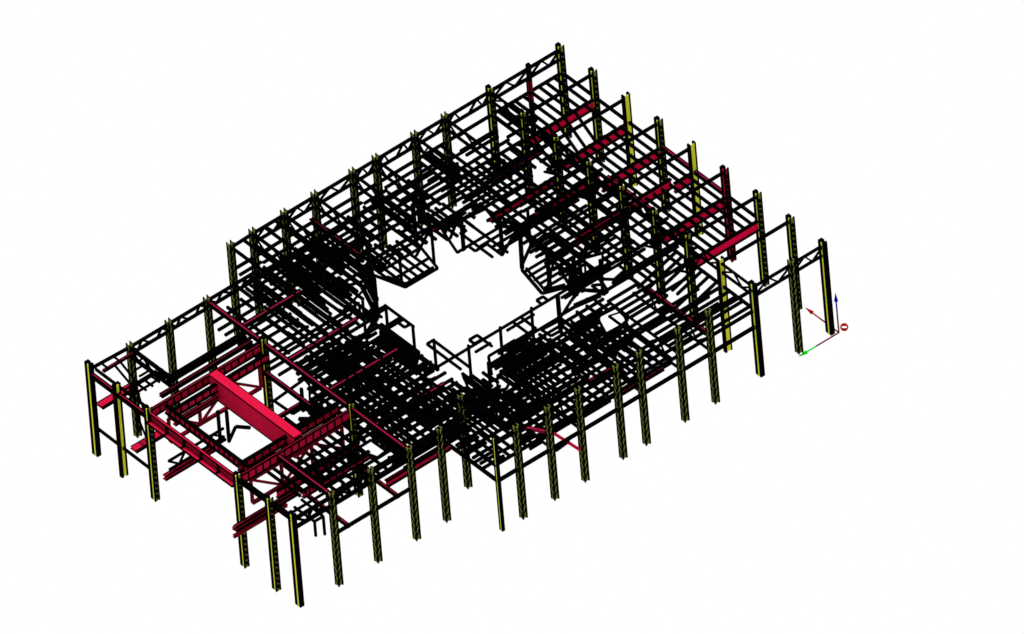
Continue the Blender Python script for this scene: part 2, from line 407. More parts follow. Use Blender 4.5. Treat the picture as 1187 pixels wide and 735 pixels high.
# ---------------------------------------------------------------- plain black beams
G1_ = 'black beams of the roof'; G2_ = 'black beams of the deck'
lines('roof_beam', 'beam', 'black roof beam at the right end', [('y', k, .05, 1.77) for k in range(1, 8)], R, .5, .5, G1_)
lines('deck_beam', 'beam', 'black deck edge beam on the right', [('x', 0, k, k + 1) for k in (2, 5, 6, 7)], U, .5, .5, G2_)
lines('deck_beam', 'beam', 'black deck beam', [('y', 8, Y8[i], Y8[i + 1]) for i in range(10)], U, .5, .5, G2_)
lines('deck_beam', 'beam', 'black deck beam', [('x', y, k, k + 1) for y in (1.77,) for k in range(0, 8)], U, .5, .5, G2_)
lines('deck_beam', 'beam', 'black low spandrel beam', [('y', 0, YL[i], YL[i + 1]) for i in range(2, 10)], 1.27, .55, .6, G2_)
lines('deck_beam', 'beam', 'black deck edge beam', [('y', 0.02, YL[i], YL[i + 1]) for i in range(2, 10)], U, .5, .5, G2_)
lines('roof_beam', 'beam', 'black roof edge beam', [('y', 0, YL[i], YL[i + 1]) for i in range(2, 10)], R - .05, .5, .5, G1_)
beam('deck_beam', (0, 8.33, 1.27), (1.44, 8.33, 1.27), .55, .6, 'black low spandrel beam at the bottom corner of the main block', 'beam')
beam('deck_beam', (0, 8.33, U), (1.44, 8.33, U), .5, .5, 'black deck beam at the bottom corner of the main block', 'beam')
beam('deck_beam', (.98, 9.68, 1.31), (.98, 11.6, 1.31), .55, .55, 'black and low beam tying the left wing front columns', 'beam')
beam('tie_beam', (7.2, 12.58, .73), (5.4, 12.6, .73), .45, .45, 'thin black tie halfway up the leftmost columns', 'beam')
beam('edge_beam', (2.68, 12.6, R - .02), (1.04, 12.58, R - .02), .9, .8, 'thick black roof beam above the lowest corner columns', 'beam')
for k in range(8):
    pass
lines('deck_beam', 'beam', 'black deck beam', [('y', k, 1.77, 2.91) for k in range(1, 8)] + [('y', k, 2.91, 3.68) for k in (3, 4, 5, 6, 7)], U, .5, .5, G2_)
lines('roof_beam', 'beam', 'black roof beam', [('y', k, 1.77, 3.68) for k in (2, 3, 4, 5, 6, 7)], R, .45, .45, G1_)
lines('roof_beam', 'beam', 'black back strip beam', [('y', k, 3.68, 8.34) for k in (7,)], R, .5, .5, G1_)
lines('roof_beam', 'beam', 'black wing roof beam', [('x', y, 1, 7) for y in (8.34, 9.0)], R, .5, .5, G1_)

# ---------------------------------------------------------------- joist decks
zone(2, 6, 0, 1.77, U, 'x', .2, 1, jit=.08, skip=0)
zone(6, 7, 0, .3, U, 'x', .2, 1)
zone(6, 7, .3, 1.6, U, 'x', .2, 1, skew=.28, jit=.05, skip=0)
zone(7, 8, 0, 1.77, U, 'x', .195, 1, jit=.08, skip=0)
zone(7.3, 8, 1.15, 1.77, U - .02, 'x', .14, 1)
zone(2, 7, 1.77, 2.91, U, 'x', .2, 1)
zone(3, 7, 1.9, 3.6, M, 'y', .25, 0)
zone(2, 7, 1.45, 2.2, R - .3, 'y', .33, 2)
zone(3, 6.6, 2.0, 3.6, R, 'x', .38, 2)
zone(6.3, 7.4, 2.3, 3.6, M + .15, 'y', .3, 3)
zone(3, 6, 2.91, 3.68, U, 'x', .19, 1)
zone(7, 7.6, 2.0, 2.91, U, 'y', .22, 1)
zone(6, 8, 2.91, 3.68, U, 'x', .16, 1)
zone(6, 8, 2.91, 3.68, M, 'y', .3, 0)
zone(6.6, 8, 3.68, 8.34, U, 'y', .24, 1)
zone(5.9, 7.0, 3.68, 7.0, M, 'x', .2, 0)
zone(6.0, 6.8, 3.68, 6.21, U, 'y', .25, 1)
zone(5.4, 8, 6.21, 8.34, M, 'x', .2, 0)
zone(5.4, 8, 6.6, 8.34, R, 'x', .3, 2)
zone(1, 2.4, 1.77, 3.0, U, 'y', .2, 1, skew=-.3)
zone(0, 1, 1.77, 3.68, U, 'y', .2, 1)
zone(1, 3, 2.91, 4.66, U, 'y', .18, 1)
zone(0, 2.4, 3.68, 8.34, U, 'x', .2, 1)
zone(0.1, 2.4, 3.68, 7.3, M, 'y', .19, 0)
zone(.3, 2.4, 5.2, 8.34, M + .1, 'y', .25, 3)
zone(1, 3.3, 7.3, 8.34, U, 'y', .2, 1)
zone(1.55, 3.3, 7.3, 8.34, M, 'x', .22, 0)
zone(.2, 1.5, 7.78, 8.33, M, 'y', .24, 0)
zone(1, 5.4, 7.5, 9.68, U, 'y', .2, 1)
zone(2, 5.4, 7.5, 9.68, M, 'x', .2, 0)
zone(2.7, 6, 7.5, 9.2, R, 'x', .42, 2)
zone(1.15, 2.7, 9.68, 11.3, U, 'y', .24, 1)
zone(1.75, 2.7, 8.34, 10.8, M, 'x', .24, 0)
zone(1.9, 3.0, 9.8, 11.7, U + .07, 'x', .17, 1)
zone(5.4, 7.08, 8.34, 9.68, U, 'y', .24, 1)
zone(5.4, 6.9, 6.4, 8.5, R, 'y', .27, 2)
zone(5.4, 7.2, 6.4, 8.8, R - .15, 'x', .25, 2)
zone(2.4, 5.3, 7.45, 9.5, U + .25, 'y', .24, 3)
zone(2.2, 5.3, 7.6, 9.5, M + .1, 'x', .4, 0, wj=.6)
zone(2.4, 5.2, 7.6, 9.3, M - .1, 'y', .35, 0, wj=.7)
zone(1.85, 2.35, 5.7, 6.7, U + .25, 'y', .1, 3)
zone(1.0, 2.3, 3.8, 7.0, M - .05, 'y', .3, 0, wj=.8)
zone(5.9, 7.0, 6.3, 8.6, U + .2, 'x', .3, 2)
zone(2.6, 5.2, 7.45, 9.4, M + .2, 'x', .3, 3)
zone(.5, 2.4, 3.8, 5.0, M + .2, 'x', .24, 3)
zone(.9, 2.35, 5.0, 8.2, M + .2, 'x', .22, 3)
zone(1.2, 2.0, 5.6, 7.0, R, 'y', .3, 2)
zone(1.0, 2.6, 7.0, 8.3, R, 'x', .3, 2)
zone(5.5, 7.4, 6.9, 9.0, M + .2, 'x', .3, 3)
zone(6.3, 8, 3.7, 6.2, M, 'x', .22, 0)
zone(6.3, 7, 3.7, 6.2, R, 'y', .33, 2)
zone(.3, 2, 1.9, 3.6, M, 'y', .3, 0)
zone(1.0, 2.2, 8.4, 9.6, R, 'y', .25, 2)

# ---------------------------------------------------------------- red girders
RG = 'red girders of the right end'
girder((5, 0, U + .02), (4.05, 0, U + .02), .5, .55, 'red edge beam behind the broad yellow columns, farther length', RG, edge=.24, c=MIDRED)
girder((3.95, 0, U + .02), (3.05, 0, U + .02), .5, .55, 'red edge beam between the broad yellow and the red column', RG, edge=.24, c=MIDRED)
girder((5.0, 1.36, U + .06), (3.6, 1.36, U + .06), .5, .5, 'crimson beam crossing the right end joists', RG, edge=.24, c=MIDRED)
for x, y0, y1, z, wd in ((7, .05, 1.74, 1.63, 'seventh'), (6, .05, 1.63, 1.63, 'sixth'), (5, .05, 1.5, 1.63, 'fifth'), (4, .05, .5, 1.63, 'fourth'), (4.02, .55, 2.98, 1.78, 'fourth'), (3, .05, 1.63, 1.63, 'third'), (2, .05, 1.63, 1.66, 'second')):
    girder((x, y0, z), (x, y1, z), 2.0, .35, 'red girder under the joists, %s column line from the front edge' % wd, RG, edge=.3, name='red_girder', c=WEBRED)
for lab, p, q, d in (('red girder under the deck beside the upper left white gap', (6.77, 1.55, 1.5), (6.77, 2.86, 1.5), 1.4),
        ('red girder ending above the centre opening', (5.88, 1.94, 1.5), (5.88, 3.59, 1.5), 1.4),
        ('long red girder right of the centre opening', (5.37, 1.26, 1.5), (5.37, 2.88, 1.5), 1.4),
        ('dim red girder low in the right half', (2.76, 1.45, 1.5), (2.76, 2.89, 1.5), 1.0),
        ('dim red girder right of the opening', (3.2, 2.79, 1.5), (3.2, 3.72, 1.5), 1.0),
        ('dim red girder left of the centre opening', (6.5, 3.72, 1.4), (6.5, 4.54, 1.4), 1.0)):
    girder(p, q, d, .35, lab, 'red girders round the opening', edge=.34, c=WEBRED)
for x, lab in ((6.06, 'red roof beam from the frame corner towards the dark back strip'), (4.67, 'red roof beam leftmost of the three reaching towards the opening'),
               (3.43, 'red roof beam in the middle of the three reaching towards the opening'), (2.02, 'red roof beam rightmost of the three reaching towards the opening')):
    girder((x, 9.64, R), (x, 7.93 if x < 6 else 8.2, R), .55, .62, lab, 'red roof beams of the left wing', edge=.26, c=MIDRED)
WB = 'red roof beams on the inner line of the left wing'
girder((7.07, 9.68, R), (5.45, 9.68, R), .5, .62, 'red roof beam running in from the back row to the red frame', WB, edge=.26, c=MIDRED)
girder((5.33, 9.68, R), (2.8, 9.68, R), .5, .62, 'long red roof beam closing the red box frame on the inner side', WB, edge=.26, c=MIDRED)
girder((2.68, 9.68, R), (1.0, 9.68, R), .5, .62, 'red roof beam from the frame to the front row', WB, edge=.26, c=MIDRED)
girder((2.6, 11.6, R), (1.09, 11.6, R), .5, .62, 'red roof beam crossing the lower end bay', WB, edge=.26, c=MIDRED)
LB = 'low red beams of the left wing'
girder((2.77, 11.27, M), (.98, 11.27, M), .45, .4, 'bright red low beam passing behind the second front column', LB, edge=.24)
girder((2.52, 10.02, M), (.98, 10.02, M), .45, .4, 'red low beam meeting the front tie beam', LB, edge=.24)
girder((1.49, 9.92, M), (1.49, 8.31, M), 1.3, .5, 'broad red low girder behind the left wing front columns', LB, edge=.3)
# the box frame
FR = 'girders of the red box frame'
girder((5.4, 12.5, R), (5.4, 9.78, R), 1.7, .42, 'back girder of the red box frame', FR, edge=.26, stiff=14)
girder((5.12, 12.2, R - .03), (5.12, 9.8, R - .03), 1.6, .35, 'inner twin of the back girder of the red box frame', FR, edge=.34, stiff=12)
girder((2.7, 12.5, R), (2.7, 9.78, R), 1.9, .42, 'near girder of the red box frame', FR, edge=.26, stiff=14)
girder((3.0, 12.3, R - .03), (3.0, 9.8, R - .03), 1.6, .35, 'inner twin of the near girder of the red box frame', FR, edge=.34, stiff=12)
girder((5.33, 12.22, R - .03), (2.8, 12.22, R - .03), 1.6, .35, 'inner twin of the end girder of the red box frame', FR, edge=.34, stiff=16)
def end_girder():
    a = V(5.33, 12.6, R); t = thing('red_girder', a, 'end girder of the red box frame with bright ribbed ledge', 'girder', FR); L = V(2.72, 12.6, R) - a
    m = MB().bar((0, 0, 0), L, .45, .12)
    for s in (-1, 1): m.bar(Vector((0, s * .25, 0)), L + Vector((0, s * .25, 0)), .2, .2, None, 1)
    m.build('top_flange', [RED, BLACK], t)
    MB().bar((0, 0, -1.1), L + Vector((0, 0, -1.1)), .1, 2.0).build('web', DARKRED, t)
    o = Vector((0, .5, -1.75)); m = MB().bar(o, L + o, .95, .12)
    for s in (-1, 1): m.bar(o + Vector((0, s * .5, 0)), L + o + Vector((0, s * .5, 0)), .24, .24, None, 1)
    m.build('bottom_flange', [RED, BLACK], t)
    for i in range(6):
        p = L * (i / 5); MB().bar(p + Vector((0, .1, -1.62)), p + Vector((0, 1.0, -1.62)), .35, .3).bar(p + Vector((0, .3, -1.7)), p + Vector((0, .3, -.2)), .3, .5).build('stiffener', BLACK, t)
end_girder()
def box_girder():
    y0, y1 = 10.9, 11.11; a = V(5.33, (y0 + y1) / 2, 2.34); L = V(2.76, (y0 + y1) / 2, 2.34) - a; W = (y1 - y0) * B; D = 4.7
    t = thing('box_girder', a, 'huge red box girder with bright top plate spanning the red frame', 'girder')
    m = MB().bar((0, 0, 0), L, W, .14)
    for s in (-1, 1): m.bar(Vector((0, s * W / 2, 0)), L + Vector((0, s * W / 2, 0)), .17, .17, None, 1)
    m.build('top_plate', [RED, BLACK], t)
    for s in (-1, 1):
        m = MB().bar(Vector((0, s * (W / 2 - .08), -D / 2)), L + Vector((0, s * (W / 2 - .08), -D / 2)), .12, D - .16)
        m.bar(Vector((0, s * (W / 2 - .02), -D)), L + Vector((0, s * (W / 2 - .02), -D)), .2, .2, None, 1); m.build('side_plate', [RED, BLACK], t)
    MB().bar(Vector((0, 0, -D)), L + Vector((0, 0, -D)), W - .3, .12).build('bottom_plate', RED, t)
box_girder()
# storey-high bracing under the frame
def brace(x, y0, y1, n, lab):
    a = V(x, y0, M); t = thing('bracing_frame', a, lab, 'bracing', 'bracing under the red box frame')
    Pq = lambda y, z: V(x, y, z) - a
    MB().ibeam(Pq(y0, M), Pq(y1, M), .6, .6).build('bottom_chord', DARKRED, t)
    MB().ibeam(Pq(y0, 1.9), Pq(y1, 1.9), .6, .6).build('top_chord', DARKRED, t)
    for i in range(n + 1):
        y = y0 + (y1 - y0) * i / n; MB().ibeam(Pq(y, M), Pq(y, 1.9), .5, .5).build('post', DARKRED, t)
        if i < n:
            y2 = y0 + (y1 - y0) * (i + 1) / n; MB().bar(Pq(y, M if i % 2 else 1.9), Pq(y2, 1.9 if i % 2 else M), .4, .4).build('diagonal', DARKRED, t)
brace(5.3, 12.2, 9.9, 3, 'dark red braced frame below the back girder of the red box frame')
brace(2.8, 12.2, 9.9, 3, 'dark red braced frame below the near girder of the red box frame')
# plates and stubs left of the frame
for x, y0, y1, z, w_, lab in ((7.09, 12.5, 11.6, M, 1.5, 'bright red plate beam sticking out between the two leftmost columns'),
                              (5.64, 12.85, 12.0, M, 1.5, 'bright red plate beam sticking out left of the frame corner column')):
    girder((x, y0, z), (x, y1, z), .5, w_, lab, 'red plate beams at the left end', edge=.22)
girder((4.61, 12.93, M), (4.61, 11.6, M), .9, .6, 'red beam stub jutting out below the ribbed ledge', 'red beam stubs', edge=.26)
truss((4.61, 12.8), (4.61, 11.4), M + .3, M + .08, 2, 'black trussed beam above the red stub below the ledge', 'red beam stubs', wt=.4)
girder((2.5, 12.9, M), (2.5, 11.3, M), .9, .6, 'red beam stub jutting out between the lower end columns', 'red beam stubs', edge=.3)
truss((2.5, 12.95), (2.5, 11.6), M - .02, M - .22, 3, 'dark red trussed beam below the stub at the lower end columns', 'red beam stubs', c=DARKRED, wt=.6)
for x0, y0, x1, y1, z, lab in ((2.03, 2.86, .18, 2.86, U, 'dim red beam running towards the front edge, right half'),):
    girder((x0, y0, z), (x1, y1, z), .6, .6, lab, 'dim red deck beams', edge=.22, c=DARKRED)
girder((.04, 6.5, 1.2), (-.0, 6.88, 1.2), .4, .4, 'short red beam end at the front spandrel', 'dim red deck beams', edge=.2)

for x, y0, y1, z, lab in ((2.4, 11.9, 9.8, U, 'red girder half hidden under black bars right of the red frame'), (2.1, 11.5, 9.8, U - .05, 'second red girder half hidden under black bars right of the red frame'),
                          (3.3, 11.0, 9.8, 2.0, 'short red girder inside the near corner of the red frame')):
    girder((x, y0, z), (x, y1, z), 1.5, .35, lab, 'half hidden red girders', edge=.3, stiff=9 if x < 3 else 5)
zone(3.05, 3.6, 9.85, 10.9, 2.05, 'x', .2, 2)

# ---------------------------------------------------------------- frames round the centre opening
def frame(name, label, segs, w=.42, cat='frame', group='black frames round the opening', c=BLACK):
    """segs: (part, x, y, z, x, y, z) in bays, one part each"""
    a = V(*segs[0][1:4]); t = thing(name, a, label, cat, group)
    for s in segs:
        ww = s[7] if len(s) > 7 else w
        MB().bar(V(*s[1:4]) - a, V(*s[4:7]) - a, ww, ww).build(s[0], c, t)
    return t
def quad(part, pts, z, close=True, w=.42):
    n = len(pts); return [(part, *pts[i], z, *pts[(i + 1) % n], z, w) for i in range(n if close else n - 1)]
frame('railing_frame', 'black post and rail frame on the left side of the white opening',
      [('post', 4.56, 7.28, R + .02, 4.56, 7.28, U), ('post', 3.74, 7.28, R + .02, 3.74, 7.28, U), ('rail', 4.6, 7.28, R, 3.7, 7.28, R), ('floor_edge', 4.75, 7.32, U, 3.6, 7.32, U, .9),
       ('rail', 4.56, 7.28, R, 4.6, 7.55, R), ('rail', 4.6, 7.55, R, 4.35, 7.55, R), ('rail', 4.1, 7.28, R, 4.1, 7.75, R), ('rail', 4.02, 7.28, R, 4.02, 7.7, R),
       ('rail', 4.1, 7.42, R, 3.82, 7.42, R), ('rail', 3.82, 7.28, R, 3.82, 7.42, R), ('rail', 4.5, 7.75, R, 4.5, 7.3, R)])
frame('railing_frame', 'black post and rail frame at the lower left tip of the white opening',
      [('post', 3.12, 7.26, R + .04, 3.12, 7.26, U - .1), ('rail', 3.12, 7.26, R, 2.0, 7.26, R), ('rail', 3.14, 7.42, R, 2.1, 7.42, R), ('rail', 3.14, 7.26, R, 3.14, 7.42, R),
       ('floor_edge', 3.6, 7.34, U, 2.95, 7.34, U, .6), ('brace', 3.1, 7.3, U, 3.2, 7.75, U)])
frame('railing_frame', 'black post with long rail and small square bracket at the bottom of the opening',
      [('post', 2.5, 6.9, R + .06, 2.5, 6.9, M), ('rail', 2.48, 7.85, R, 2.48, 6.11, R), ('rail', 2.3, 6.9, R, 2.3, 6.5, R), ('bracket', 2.5, 6.75, R, 2.5, 6.55, R), ('bracket', 2.66, 6.75, R, 2.48, 6.75, R),
       ('bracket', 2.66, 6.75, R, 2.66, 6.55, R), ('bracket', 2.66, 6.55, R, 2.48, 6.55, R), ('rail', 2.5, 6.55, R, 2.2, 6.55, R)])
frame('railing_frame', 'black three-post rail frame on the lower right side of the opening',
      [('post', 2.48, 6.11, R + .06, 2.5, 6.11, M), ('post', 2.48, 5.32, R + .08, 2.5, 5.32, M), ('post', 2.47, 4.67, R, 2.47, 4.67, M, .6), ('rail', 2.48, 6.11, R, 2.48, 4.4, R),
       ('rail', 2.36, 6.05, R, 2.36, 5.35, R), ('rail', 2.36, 4.67, R, 2.36, 4.0, R), ('rail', 2.48, 5.8, R, 1.9, 5.8, R), ('rail', 2.48, 5.6, R, 2.0, 5.6, R),
       ('bracket', 2.48, 5.06, R, 2.64, 5.06, R), ('bracket', 2.64, 5.06, R, 2.64, 4.9, R), ('bracket', 2.64, 4.9, R, 2.48, 4.9, R)])
frame('railing_frame', 'black rails rising at the right tip of the opening',
      [('post', 2.87, 4.01, R, 2.87, 4.01, U + .1), ('rail', 2.87, 4.01, R, 2.48, 4.39, R), ('rail', 2.55, 4.23, U, 2.45, 3.65, U, .7), ('rail', 2.6, 4.3, U + .1, 3.0, 3.2, U + .1), ('rail', 2.48, 4.4, R, 1.9, 3.9, R)])
frame('floor_edge_frame', 'black floor edge along the lower right side of the opening',
      [('floor_edge', 2.5, 6.2, U, 2.5, 4.6, U), ('floor_edge', 2.5, 4.6, U, 2.85, 3.9, U), ('floor_edge', 2.3, 6.4, U, 2.3, 4.6, U)])
# hanging bays on the far side
NW = [(6.16, 6.16), (5.61, 5.99), (5.6, 5.18), (6.5, 4.98), (6.6, 6.3)]
frame('hanging_bay', 'black triangular floor bay hanging into the opening at upper left',
      quad('floor_edge', NW, M) + quad('floor_edge', [(6.1, 6.05), (5.68, 5.92), (5.68, 5.22)], M, False) +
      [('post', 5.74, 5.15, R, 5.74, 5.15, M), ('post', 5.69, 6.01, R, 5.69, 6.01, M), ('post', 6.5, 4.98, R, 6.5, 4.98, M, .6), ('brace', 5.74, 5.15, R, 6.17, 5.25, M), ('brace', 5.74, 5.15, R, 6.5, 4.98, M),
       ('brace', 5.69, 6.01, R, 6.3, 6.1, M), ('rail', 5.74, 5.15, R, 6.6, 4.9, R, .6)] +
      [('joist', 6.5, y, M, (5.62 if y < 5.95 else 5.9), y, M) for y in (5.3, 5.46, 5.62, 5.78, 5.94, 6.08)] + [('cross_beam', x, 5.1, M, x, 6.1, M) for x in (5.95, 6.3)])
NN = [(6.42, 4.39), (5.69, 4.61), (5.69, 4.33), (5.48, 4.33), (5.48, 4.03), (5.02, 4.03), (5.46, 3.25), (6.3, 3.4)]
frame('hanging_bay', 'black stepped floor bay hanging into the opening at the top',
      quad('floor_edge', NN, M) + [('post', 5.66, 4.47, R, 5.66, 4.47, M, .55), ('post', 5.04, 4.0, R, 5.04, 4.0, M, .55), ('brace', 5.66, 4.47, R, 6.1, 4.45, M), ('brace', 5.66, 4.5, M, 6.2, 4.0, M),
       ('rail', 6.1, 4.2, M, 5.1, 4.2, M), ('rail', 6.2, 3.9, M, 5.0, 3.9, M), ('brace', 5.04, 4.0, R, 5.4, 3.3, M)] +
      [('joist', x, 3.3, M, x, y, M) for x, y in ((5.69, 4.5), (5.52, 4.2), (5.34, 4.03), (5.18, 4.03))] + [('hook', 6.0, 3.95, R - .6, 5.95, 3.75, R - .35, .25), ('hook', 6.05, 4.0, R - .55, 5.9, 3.95, R - .62, .5)])
NE = [(4.56, 3.89), (4.42, 4.03), (3.62, 4.19), (3.54, 4.0), (3.38, 3.58), (3.4, 3.0), (4.9, 3.0), (4.85, 3.45)]
frame('hanging_bay', 'black ribbed floor bay hanging into the opening at upper right',
      quad('floor_edge', NE, M, w=.5) + quad('floor_edge', [(4.4, 3.94), (3.66, 4.09), (3.5, 3.7)], M, False) +
      [('post', 4.48, 3.95, R, 4.45, 4.0, M, .6), ('post', 3.6, 4.0, R, 3.6, 4.0, M, .6), ('post', 3.1, 3.75, R, 3.1, 3.75, M, .6), ('post', 4.85, 3.45, R, 4.85, 3.45, M), ('brace', 3.6, 4.0, R, 3.5, 3.3, M), ('rail', 4.48, 3.95, R, 4.6, 3.0, R), ('rail', 4.2, 3.4, M, 3.6, 4.1, M)] +
      [('joist', x, 3.05, M, x, 4.05, M) for x in (3.7, 3.86, 4.02, 4.18, 4.34)] + [('joist', x, 3.05, M, x, 3.5, M) for x in (4.5, 4.66, 4.8)])
LW = [(6.2, 6.6), (5.3, 6.95), (5.1, 7.35)]
frame('hanging_bay', 'black stacked floor edges on the far left side of the opening',
      quad('floor_edge', LW, M + .02, False, w=.7) + quad('floor_edge', LW, U, False, w=.7) + [('post', 5.35, 6.93, R, 5.35, 6.93, M, .7), ('post', 5.9, 6.6, R, 5.9, 6.6, M, .6), ('rail', 6.2, 6.4, R, 5.35, 6.93, R, .6), ('rail', 5.35, 6.93, R, 5.6, 7.6, R)])

# ---------------------------------------------------------------- left end details
def heavy():
    t = girder((5.87, 11.7, R), (5.87, 9.75, R), .8, .6, 'heavy black beam running beside the back girder of the red frame', 'black beams of the left end', edge=.4, c=BLACK, name='heavy_beam')
    girder((5.62, 12.1, R - .02), (5.62, 9.8, R - .02), .5, .6, 'dark red beam half hidden beside the heavy black beam', 'black beams of the left end', edge=.26, c=MAROON)
heavy()
girder((7.12, 12.6, R - .12), (5.45, 12.6, R - .12), .6, .5, 'red beam along the leftmost columns', 'red roof beams of the left wing', edge=.3)
beam('edge_beam', (7.12, 12.5, R - .06), (5.45, 12.5, R - .06), .45, .45, 'black beam beside the red beam over the leftmost columns', 'beam')
girder((6.95, 12.45, R - .02), (6.95, 11.7, R - .02), .3, .4, 'dark red beam inside the leftmost bay', 'red roof beams of the left wing', edge=.2, c=DARKRED)
frame('stair_frame', 'black sloping stair beams between the two leftmost columns',
      [('stringer', 7.04, 12.11, 2.15, 6.75, 11.95, 1.7), ('stringer', 7.07, 11.96, 2.15, 6.85, 11.8, 1.7), ('stringer', 6.75, 11.95, 1.7, 5.95, 12.45, 1.3), ('stringer', 6.85, 11.8, 1.7, 5.6, 12.4, 1.3),
       ('stringer', 6.5, 12.2, 1.7, 5.9, 12.3, 1.0), ('rail', 7.08, 12.35, R, 6.93, 12.35, R), ('rail', 7.08, 12.05, R, 6.93, 12.05, R), ('rail', 6.6, 11.7, R - .1, 6.6, 11.95, R - .1), ('rail', 6.4, 11.7, R - .1, 6.4, 12.0, R - .1), ('tread', 6.3, 11.65, R - .1, 6.3, 12.5, R - .1)], w=.32, cat='stair', group=None)
frame('ladder_frame', 'black ladder-like frame between the left column row and the heavy beam',
      [('rail', 6.15, 12.45, R, 6.15, 11.6, R), ('rail', 5.98, 12.5, R, 5.98, 11.6, R)] + [('rung', 6.15, 12.4 - .17 * i, R, 5.9, 12.4 - .17 * i, R) for i in range(5)], w=.36, cat='frame', group=None)
frame('canopy_frame', 'small black two-legged bracket beside the lowest corner column',
      [('rail', 1.67, 11.86, 1.9, .99, 11.87, 1.9), ('rail', 1.6, 12.1, 1.9, .99, 12.09, 1.9), ('cross_bar', .99, 11.87, 1.9, .99, 12.09, 1.9), ('cross_bar', 1.5, 11.3, 1.9, 1.5, 12.2, 1.9),
       ('leg', .99, 11.87, 1.9, .99, 11.87, 1.42), ('leg', .99, 12.09, 1.9, .99, 12.09, 1.52)], w=.4, group=None)
frame('post_frame', 'pair of black posts hanging inside the red box frame',
      [('post', 4.62, 11.5, 2.1, 4.62, 11.5, 1.38), ('post', 4.5, 11.38, 2.1, 4.5, 11.38, 1.3), ('foot', 4.58, 11.7, 1.34, 4.58, 11.4, 1.34), ('brace', 4.5, 11.38, 1.32, 4.62, 11.1, 1.45), ('brace', 4.62, 11.1, 1.45, 4.35, 10.95, 1.5)], w=.5, group=None)
frame('post_frame', 'pair of black posts behind the big girder beside the inner yellow column',
      [('post', 4.0, 9.9, 2.1, 4.0, 9.9, 1.5), ('post', 3.6, 9.75, 2.1, 3.6, 9.75, 1.5), ('foot', 3.9, 10.1, 1.5, 3.5, 9.7, 1.5)], w=.5, group=None)

# ---------------------------------------------------------------- axis marker and round sign
def axis():
    o = V(-.10, -.12, 0); t = thing('axis_marker', o, 'three-armed axis marker with red, green and blue arrow heads by the right corner column', 'axis marker')
    for d, c, nm in (((1, 0, 0), WRED, 'red_arrow'), ((0, 1, 0), WGRN, 'green_arrow'), ((0, 0, 1), WBLU, 'blue_arrow')):
        d = Vector(d) * B; e = bpy.data.objects.new(nm, None); scene.collection.objects.link(e); e.parent = t; e['label'] = nm.replace('_', ' ')
        MB().cyl(d * 0, d * .58, .14, .14).build('shaft', WMAR, e)
        MB().cyl(d * .58, d * .84, .14, .14).build('arrow_shaft', c, e); MB().cyl(d * .82, d * 1.03, .36, .02).build('arrow_head', c, e)
axis()
def sign():
    n = ROT @ Vector((0, 0, 1)); u = ROT @ Vector((1, 0, 0))
    o = V(-.22, -.28, 0); o = V(-.10, -.12, 0) + u * .95 + (ROT @ Vector((0, 1, 0))) * .95
    t = thing('round_sign', o, 'small round red sign with a white bar beside the axis marker', 'sign')
    MB().cyl(-n * .1, n * .1, .72, .72, 40).build('disc', WRED, t)
    MB().bar(-u * .42 + n * .3, u * .42 + n * .3, .3, .1, n).build('bar', WHITE, t)
sign()

EDGE = [(4.75, 7.35), (5.1, 7.3), (5.4, 6.84), (6.15, 6.6), (6.35, 6.3), (6.35, 5.2), (6.3, 4.7), (6.05, 4.45), (6.05, 3.6), (5.4, 3.75), (5.05, 3.5), (4.7, 3.6), (4.0, 3.6), (3.1, 3.89)]
frame('floor_edge_frame', 'black floor edge along the far side of the opening', quad('floor_edge', EDGE, U - .02, False, w=.5))

t = thing('sloping_beam', V(.5, 7.24, U), 'thin sloping red beam between the front columns near the bottom corner', 'beam')
MB().bar((0, 0, 0), V(.06, 6.98, U) - V(.5, 7.24, U), .5, .5).build('upper_length', [MIDRED], t)
MB().bar(V(.04, 6.92, U) - V(.5, 7.24, U), V(.04, 6.27, .8) - V(.5, 7.24, U), .55, .55).build('sloping_length', [RED], t)
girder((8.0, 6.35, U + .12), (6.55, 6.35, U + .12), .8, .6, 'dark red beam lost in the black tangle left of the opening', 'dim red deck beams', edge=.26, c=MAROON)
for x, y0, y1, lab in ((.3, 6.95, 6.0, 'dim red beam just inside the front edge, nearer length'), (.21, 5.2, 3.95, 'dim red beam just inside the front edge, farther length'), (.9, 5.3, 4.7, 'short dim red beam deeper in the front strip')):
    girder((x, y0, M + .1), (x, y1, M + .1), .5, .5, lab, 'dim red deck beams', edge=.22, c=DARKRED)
frame('leaning_frame', 'black leaning bracket frame at the near edge of the opening',
      [('rail', 2.35, 6.55, U + .25, 2.35, 6.25, U + .25), ('strut', 2.35, 6.55, U + .25, 2.2, 6.62, U - .1), ('rail', 2.35, 6.25, U + .25, 2.2, 6.3, U), ('rail', 2.4, 7.0, U, 1.55, 7.25, M + .1), ('rail', 2.5, 7.1, U, 1.65, 7.4, M + .1), ('rail', 2.15, 6.9, U, 1.3, 7.1, M)], w=.4)
frame('floor_block_frame', 'solid black floor corner at the left tip of the opening',
      [('floor_edge', 4.6, 7.42, U, 3.55, 7.42, U, .9), ('floor_edge', 3.62, 7.3, U, 3.35, 7.62, U, .9), ('floor_edge', 4.4, 7.56, U, 3.5, 7.56, U, .8), ('post', 3.7, 7.4, U, 3.7, 7.4, M + .1, .8), ('floor_edge', 4.7, 7.5, M + .1, 3.4, 7.5, M + .1, .8)])

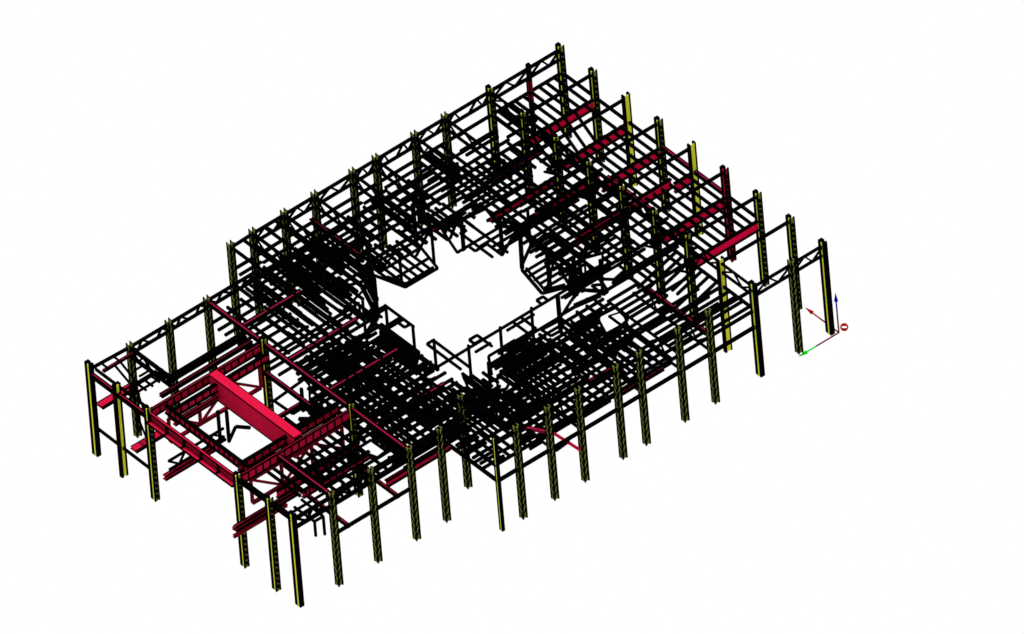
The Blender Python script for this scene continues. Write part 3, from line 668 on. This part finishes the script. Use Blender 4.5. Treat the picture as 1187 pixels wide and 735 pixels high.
girder((5.06, 12.25, 2.0), (5.06, 11.15, 2.0), .8, .6, 'plain red beam inside the left corner of the red frame', 'half hidden red girders', edge=.24)
frame('braced_frame', 'black hanging posts and braces at the right side of the opening',
      [('post', 3.1, 3.6, R, 3.1, 3.6, M, .5), ('post', 2.7, 3.4, R, 2.7, 3.4, M + .2, .5), ('brace', 3.1, 3.6, R, 2.7, 3.4, U), ('rail', 3.4, 3.1, R, 2.6, 4.1, R), ('rail', 3.1, 3.6, R, 3.2, 2.4, R), ('brace', 2.9, 3.9, U, 2.4, 3.5, U, .4)])
frame('leaning_frame', 'black crossed struts left of the opening between the stacked floors',
      [('strut', 5.3, 7.0, R, 5.9, 7.4, M, .4), ('strut', 5.0, 7.6, R, 5.5, 7.2, M, .4), ('post', 5.0, 7.5, R, 5.0, 7.5, M, .4), ('strut', 4.7, 8.0, U, 4.2, 7.5, M, .4), ('strut', 4.1, 8.1, U + .1, 4.3, 7.4, U + .1, .5)])
frame('leaning_frame', 'black crossed struts in the front strip near the bottom corner',
      [('strut', 1.8, 7.9, R, 1.2, 7.5, U, .4), ('strut', 1.5, 7.0, R, 1.1, 7.4, U, .4), ('strut', 1.9, 6.2, U + .2, 1.3, 6.5, U + .2, .5), ('post', 1.9, 6.9, R, 1.9, 6.9, U, .45), ('post', 1.6, 5.6, R, 1.6, 5.6, U, .4), ('strut', 1.6, 5.6, R, 1.1, 5.2, U, .4)])

for i, (x, y) in enumerate([(6, 1.77), (5, 1.77), (4, 1.77), (3, 1.77), (2, 1.77)]):
    frame('knee_brace', 'black knee braces under the roof beams at the %s second-line column' % ['upper', 'second', 'third', 'fourth', 'lowest'][i],
          [('brace', x - .35, y, R, x, y, R - .35), ('brace', x + .35, y, R, x, y, R - .35), ('brace', x, y + .35, U, x, y, U - .3), ('brace', x, y - .3, U, x, y, U - .3), ('cap', x, y, U + .12, x, y, U - .12, 1.5)], w=.38, cat='brace', group='knee braces on the second column line')

RC = 'red cross members of the box frame'
girder((4.9, 10.6, 1.75), (3.2, 10.6, 1.75), .5, .5, 'red cross beam low behind the big box girder', RC, edge=.22, c=MIDRED)
girder((5.1, 9.95, 1.9), (3.1, 9.95, 1.9), .6, .5, 'red cross beam along the inner side of the box frame', RC, edge=.24, c=MIDRED)
girder((4.0, 10.9, 1.75), (4.0, 9.8, 1.75), .5, .45, 'short red beam between the two cross beams of the frame', RC, edge=.22, c=MIDRED)
girder((3.3, 12.1, 1.75), (3.3, 11.2, 1.75), .5, .6, 'short red beam in the lower corner of the box frame', RC, edge=.24, c=MIDRED)

# ---------------------------------------------------------------- trimmers round the floor voids
for i, h in enumerate(HOLES[1.67]):
    if i in (0, 1, 5, 8, 9, 12, 18, 19, 20, 21): continue
    cx = sum(p[0] for p in h) / len(h); cy = sum(p[1] for p in h) / len(h)
    if inside(cx, cy, OPEN): continue
    frame('void_trimmer', 'black beams round a floor gap, %s' % cellwords(cx, cy), quad('trimmer_beam', h, U - .01), w=.45, group='black trimmers round floor gaps')

# ---------------------------------------------------------------- tell repeats apart
for lab, obs in list(USED.items()):
    if len(obs) < 2: continue
    obs.sort(key=lambda o: (round(o.location.x, 2), round(o.location.y, 2), o.location.z))
    wd = {2: ['nearer part', 'farther part'], 3: ['nearest part', 'middle part', 'farthest part']}.get(len(obs)) or ['%s from the front' % ORD[i + 1] for i in range(len(obs))]
    for o, a in zip(obs, wd): o['label'] = lab + ', ' + a
